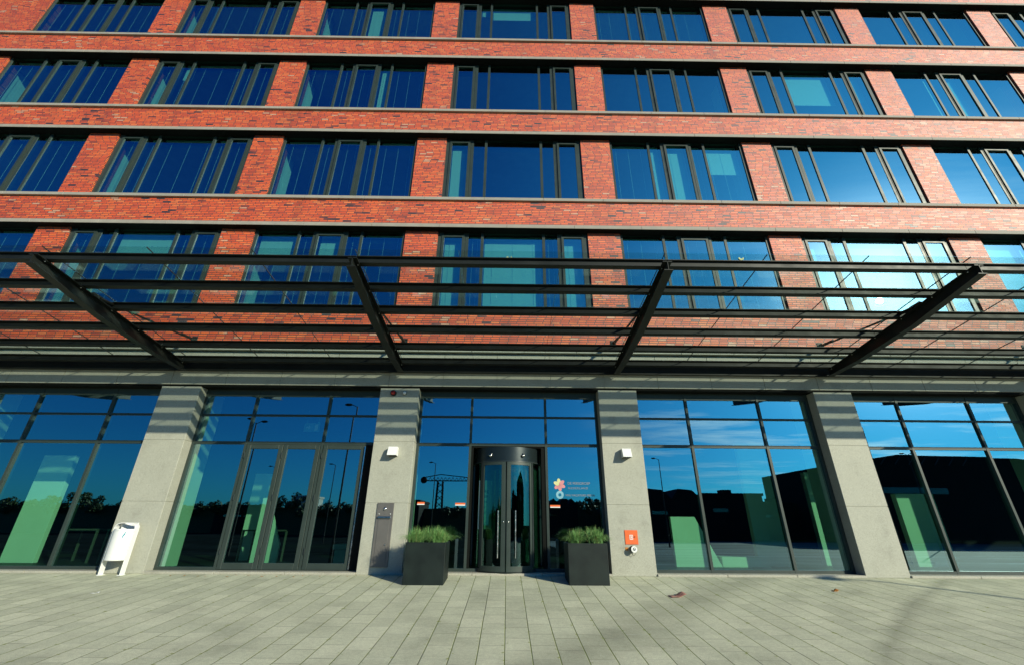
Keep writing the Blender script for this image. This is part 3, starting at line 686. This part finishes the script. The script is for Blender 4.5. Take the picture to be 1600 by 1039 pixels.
# ------------------------------------------------------------------ litter on the paving
rnd = random.Random(11)
def curl(name, x, y, w_, d_, rz, mat, h=.03, n=8):
    b = MB(); rows = []
    for i in range(n + 1):
        u = i / n; z_ = .004 + h * (1 - math.cos(math.pi * u)) / 2 * (u ** 2) + .006 * math.sin(u * 9)
        rows.append([b.b.verts.new(((u - .5) * w_, (v - .5) * d_, z_ + .006 * math.sin(v * 5 + u * 4))) for v in (0, .33, .66, 1)])
    for r0, r1 in zip(rows, rows[1:]):
        for k_ in range(3): b.b.faces.new([r0[k_], r1[k_], r1[k_ + 1], r0[k_ + 1]])
    o = b.build(name, mat, None, smooth=True); o.location = (x, y, gz(y)); o.rotation_euler = (SL, 0, rz)
    s_ = o.modifiers.new('thickness', 'SOLIDIFY'); s_.thickness = .002; return o
tag(curl('magazine', 2.86, -1.70, .27, .16, R(8), M['paper'], .05), 'crumpled red brown magazine lying on the paving right of the revolving door', 'litter')
tag(curl('paper_scrap', -6.79, -1.7, .12, .06, R(20), M['white'], .01), 'white paper scrap on the paving in front of the litter bin', 'litter')
lf = [(6.6, -1.9, .12, 'large orange leaf on the paving near the pole shadow')]
o = curl('dry_leaf', 5.85, -1.25, .13, .07, .4, M['orangeleaf'], .02); tag(o, 'large orange dry leaf near the long pole shadow on the right', 'leaf', 'dry leaves on the paving')
for k_ in range(14):
    x_ = -6.6 + k_ * .26 + rnd.uniform(-.1, .1)
    c_ = o.copy(); COL.objects.link(c_); yy = -.18 - rnd.random() * .15; c_.location = (x_, yy, gz(yy)); c_.rotation_euler = (0, 0, rnd.uniform(0, 6)); s_ = rnd.uniform(.25, .5); c_.scale = (s_, s_, s_)
    tag(c_, 'tiny orange dry leaf along the foot of the double glass doors', 'leaf', 'tiny dry leaves at the foot of the doors')

# small things on the office window sills and stickers on the panes
for x_, z_, h_, lab in ((-4.5, ZS[2], .16, 'white box on the inner sill of a second floor window left of centre'), (9.6, ZS[1], .2, 'white box standing on the inner sill of a window above the right hand canopy beam')):
    tag(MB().box(x_ - .16, x_ + .16, .14, .26, z_ + .0, z_ + h_).build('box', M['white'], None, bevel=.01), lab, 'box')
for x_, z_, lab in ((.0, 7.72, 'yellow crescent sticker in the middle of the window above the revolving door'), (1.62, 7.72, 'yellow crescent sticker on the right casement above the revolving door'), (6.5, 7.78, 'yellow crescent sticker on the window right of the third canopy beam')):
    b = MB(); n_ = 14; out = [(x_ + .075 * math.cos(a), z_ + .06 * math.sin(a)) for a in [math.pi * .9 + k_ * math.pi * 1.3 / n_ for k_ in range(n_ + 1)]]
    inn = [(x_ + .01 + .045 * math.cos(a), z_ + .025 + .035 * math.sin(a)) for a in [math.pi * .9 + k_ * math.pi * 1.3 / n_ for k_ in range(n_ + 1)]]
    for k_ in range(n_): b.prism([out[k_], out[k_ + 1], inn[k_ + 1], inn[k_]], 'y', YW + .006, YW + .009)
    tag(b.build('sticker', M['yellow'], None), lab, 'sticker', 'yellow stickers on the office windows')
# ------------------------------------------------------------------ inside the lobby
def slab(name, x0, x1, y0, y1, z0, z1, mat, lab, cat):
    return tag(MB().box(x0, x1, y0, y1, z0, z1).build(name, M[mat], None, bevel=.006), lab, cat)
def white_wall(x0, x1, y0, y1, z1, lab):
    return slab('partition', x0, x1, y0, y1, .052, z1, 'whiteplaster', lab, 'partition')
white_wall(-11.9, -11.1, 1.5, 1.62, 2.5, 'pale green partition panel behind the leftmost ground floor window')
white_wall(-7.0, -6.35, 2.6, 2.7, 2.2, 'pale panel inside the window right of the litter bin, between the table and the doors')
tag(MB().prism([(-5.9, .06), (-5.3, .06), (-5.3, .5), (-5.75, 1.5), (-5.9, 1.5)], 'y', 1.2, 1.26).build('notice_board', M['whiteplaster'], None), 'slanted pale board inside the left leaf of the double doors', 'board')
white_wall(8.05, 8.85, 2.1, 2.25, 2.3, 'pale partition behind the window right of the fourth column')
white_wall(10.2, 11.2, 1.9, 2.05, 1.75, 'low pale partition behind the rightmost window')
white_wall(6.15, 6.9, 1.7, 1.85, 3.0, 'tall pale partition inside the window between the two right hand columns')
t = empty('reception_desk', (4.6, 1.5, .05)); tag(t, 'pale reception desk with a slanting end panel behind the window right of the fire sign', 'desk')
MB().prism([(-.55, 0), (.55, 0), (.05, 1.1), (-.55, 1.1)], 'y', 0, .12).build('end_panel', M['whiteplaster'], t, bevel=.005)
MB().box(.56, 1.7, 0, .5, 0, .22).build('counter', M['whiteplaster'], t, bevel=.005)
def table(x, y, lab):
    t = empty('table', (x, y, .05)); tag(t, lab, 'table', 'tables behind the leftmost window')
    MB().box(-.42, .42, -.3, .3, .70, .735).build('tabletop', M['grey'], t, bevel=.004)
    for sx in (-.39, .435):
        for sy in (-.27, .27): MB().box(sx - .02, sx + .02, sy - .02, sy + .02, 0, .70).build('leg', M['grey'], t)
    return t
table(-10.4, 1.9, 'grey table beside the green panel inside the leftmost window'); table(-9.3, 1.9, 'grey table behind the litter bin inside the leftmost window'); table(-6.2, 2.2, 'grey table inside the window right of the litter bin')
t = empty('exit_sign', (-5.15, 1.4, 3.25)); tag(t, 'hanging lit exit pictogram sign above the double glass doors', 'sign')
MB().box(-.2, .2, -.015, .015, -.11, .11).build('panel', M['teal'], t)
MB().prism([(-.15, -.02), (-.08, -.02), (-.08, -.06), (-.03, 0), (-.08, .06), (-.08, .02), (-.15, .02)], 'y', -.02, -.016).box(.08, .16, -.02, -.016, -.08, .08).build('pictogram', M['white'], t)
t.children[0]; MB().tube([(-.15, 0, .11), (-.15, 0, .66)], .006, 6).build('rod', M['metal'], t); MB().tube([(.15, 0, .11), (.15, 0, .66)], .006, 6).build('rod', M['metal'], t)
t = empty('lounge_seat', (-3.95, 1.9, .05)); tag(t, 'pale box seat inside the right hand entrance door', 'seat')
MB().box(-.35, .35, 0, .5, .3, .42).build('seat', M['whiteplaster'], t, bevel=.02); MB().box(-.3, .3, .05, .45, 0, .3).build('base', M['whiteplaster'], t)

# ------------------------------------------------------------------ what stands across the square (seen in the glass)
def street_lamp(x, y, h, lab, heads=2):
    zb_ = gz(y); h += -zb_; t = empty('street_lamp', (x, y, zb_)); tag(t, lab, 'street lamp', 'street lamps across the square')
    MB().tube([(0, 0, 0), (0, 0, 1.2), (0, 0, 1.22), (0, 0, h)], [.09, .09, .065, .04], 12).build('pole', M['steel'], t, smooth=True)
    for s_ in ((-1, 1) if heads == 2 else (-1,)):
        MB().tube([(0, 0, h - .05), (s_ * .35, 0, h + .12)], .025, 8).build('arm', M['steel'], t)
        MB().sphere((s_ * .6, 0, h + .12), .26, (1, .6, .32)).build('lamp_head', M['steel'], t, smooth=True)
    return t
street_lamp(16.7, -9.8, 5.2, 'street lamp casting the long thin shadow on the right', 1)
street_lamp(17.5, -41, 8, 'street lamp mirrored in the window right of the fire sign', 1)
street_lamp(-9.95, -17.5, 7.9, 'street lamp mirrored above the right hand entrance door', 1)
street_lamp(-19.5, -23, 8, 'twin street lamp mirrored left of the double doors')
street_lamp(-33, -52, 8, 'far street lamp mirrored in the left double door leaf', 1); street_lamp(-22, -48, 8, 'far street lamp mirrored in the right hand entrance door', 1)
street_lamp(-9, -46, 8, 'far street lamp mirrored left of the harbour crane', 1); street_lamp(44, -38, 8.2, 'street lamp mirrored in the rightmost window')
def shed(x0, x1, y, d, h, lab, roof='flat', mat='silhouette', n=1):
    h += 1.2; t = empty('far_building', ((x0 + x1) / 2, y, -1.2)); tag(t, lab, 'building', 'buildings across the square'); W = (x1 - x0) / 2
    MB().box(-W, W, -d, 0, 0, h).build('wall', M[mat], t)
    b = MB()
    if roof == 'gable':
        for k_ in range(n):
            a = -W + 2 * W * k_ / n; c = -W + 2 * W * (k_ + 1) / n; b.prism([(a, h), (c, h), (a * .3 + c * .7, h + 1.4), (a * .75 + c * .25, h + 1.6)], 'y', -d, 0)
    elif roof == 'saw':
        for k_ in range(n):
            a = -W + 2 * W * k_ / n; c = -W + 2 * W * (k_ + 1) / n; b.prism([(a, h), (c, h), (a + (c - a) * .35, h + 1.1)], 'y', -d, 0)
    else: b.box(-W - .2, W + .2, -d - .2, .2, h, h + .4)
    b.build('roof', M[mat], t)
    MB().box(-W * .7, -W * .7 + W * .5, 0, .06, h * .62, h * .70).build('window_band', M['doorglass'], t)
    if h > 9:
        for k_ in range(9): MB().tube([(-W + 3 + 2.2 * k_, .1, h + .1), (-W + 4.1 + 2.2 * k_, .1, h + 1.2)], .09, 5).build('truss_bar', M['frame'], t)
    MB().box(W * .2, W * .2 + 1.6, -d * .6, -d * .6 + 2, h, h + 1.3).build('plant_room', M[mat], t)
    return t
shed(22, 32, -65, 12, 5.0, 'dark gabled building mirrored right of the fire sign', 'gable', n=2); shed(32, 42, -65, 12, 5.4, 'dark flat roofed building mirrored beside the gabled one')
shed(42, 52, -68, 12, 4.2, 'low dark building mirrored beside the pale partition'); shed(50, 92, -58, 20, 9.6, 'large dark hall with a glass roof mirrored in the rightmost window', 'gable')
shed(-62, -50, -90, 10, 4.0, 'low dark building mirrored far left'); shed(-52, -47, -104, 6, 7.0, 'small pale building mirrored left of the double doors', mat='concrete')
shed(-30, -18, -85, 12, 5.2, 'dark flat building mirrored in the double doors'); shed(6.5, 13.5, -80, 12, 4.6, 'dark building with sawtooth roof mirrored under the logos', 'saw', n=4)
# crane
t = empty('harbour_crane', (-22, -140, 0)); tag(t, 'harbour crane with long jib mirrored left of the revolving door', 'crane')
b = MB(); 
for s_ in (-1, 1):
    for q in (-1, 1): b.tube([(s_ * 1.3, q * 1.3, -1.2), (s_ * .8, q * .8, 14)], .22, 6)
for k_ in range(7): b.tube([(-1.2, -1.2, 2 * k_), (1.1, -1.1, 2 * k_ + 2)], .12, 5).tube([(1.2, 1.2, 2 * k_), (-1.1, 1.1, 2 * k_ + 2)], .12, 5)
b.build('tower', M['silhouette'], t)
b = MB(); b.tube([(-5, 0, 14.2), (13, 0, 14.2)], .18, 6).tube([(-5, 0, 15.3), (0, 0, 16.2), (13, 0, 14.9)], .15, 6)
for k_ in range(14): b.tube([(-4 + k_ * 1.25, 0, 14.2), (-3.4 + k_ * 1.25, 0, 15.3)], .09, 5).tube([(-3.4 + k_ * 1.25, 0, 15.3), (-2.8 + k_ * 1.25, 0, 14.2)], .09, 5)
b.build('jib', M['silhouette'], t); MB().sphere((-5.5, 0, 14.4), 1.1).build('counterweight', M['silhouette'], t)
g = MB(); g.quad((4, -57, -1.192), (120, -57, -1.192), (120, -14.05, -1.192), (6, -14.05, -1.192)); tag(g.build('car_park', M['lot']), kind='structure')
# railing on the quay
t = empty('railing', (30, -58, -1.2)); tag(t, 'low dark railing along the far edge of the square', 'railing')
b = MB().box(-32, 42, -.03, .03, 1.36, 1.42).build('rail', M['silhouette'], t)
for k_ in range(37): MB().box(-32 + k_ * 2, -31.92 + k_ * 2, -.04, .04, 0, 1.36).build('post', M['silhouette'], t)
# treeline: a far wood that reads as one mass
b = MB(); rnd = random.Random(4)
b.box(-160, 80, -101, -91, -1.2, 4.1)
for k_ in range(420):
    x_ = rnd.uniform(-150, 75); y_ = -88 - rnd.random() * 14; r_ = rnd.uniform(1.6, 3.0); top = 4.6 + 1.2 * math.sin(x_ * .11) + .8 * math.sin(x_ * .37)
    r_ *= .42; c_ = Vector((x_, y_, rnd.uniform(3.0, top - r_ * .2)))
    for _ in range(120):
        d = Vector((rnd.gauss(0, 1), rnd.gauss(0, 1), rnd.gauss(0, 1))).normalized() * r_ * rnd.uniform(.75, 1.1); p = c_ + d
        e1 = Vector((rnd.gauss(0, 1), rnd.gauss(0, 1), rnd.gauss(0, 1))).normalized() * .24; e2 = e1.cross(d.normalized()) * 1.0
        b.quad(p - e1, p - e2, p + e1, p + e2)
tag(b.build('far_wood', M['leaf']), 'dark line of trees on the horizon across the square', 'trees', kind='stuff')
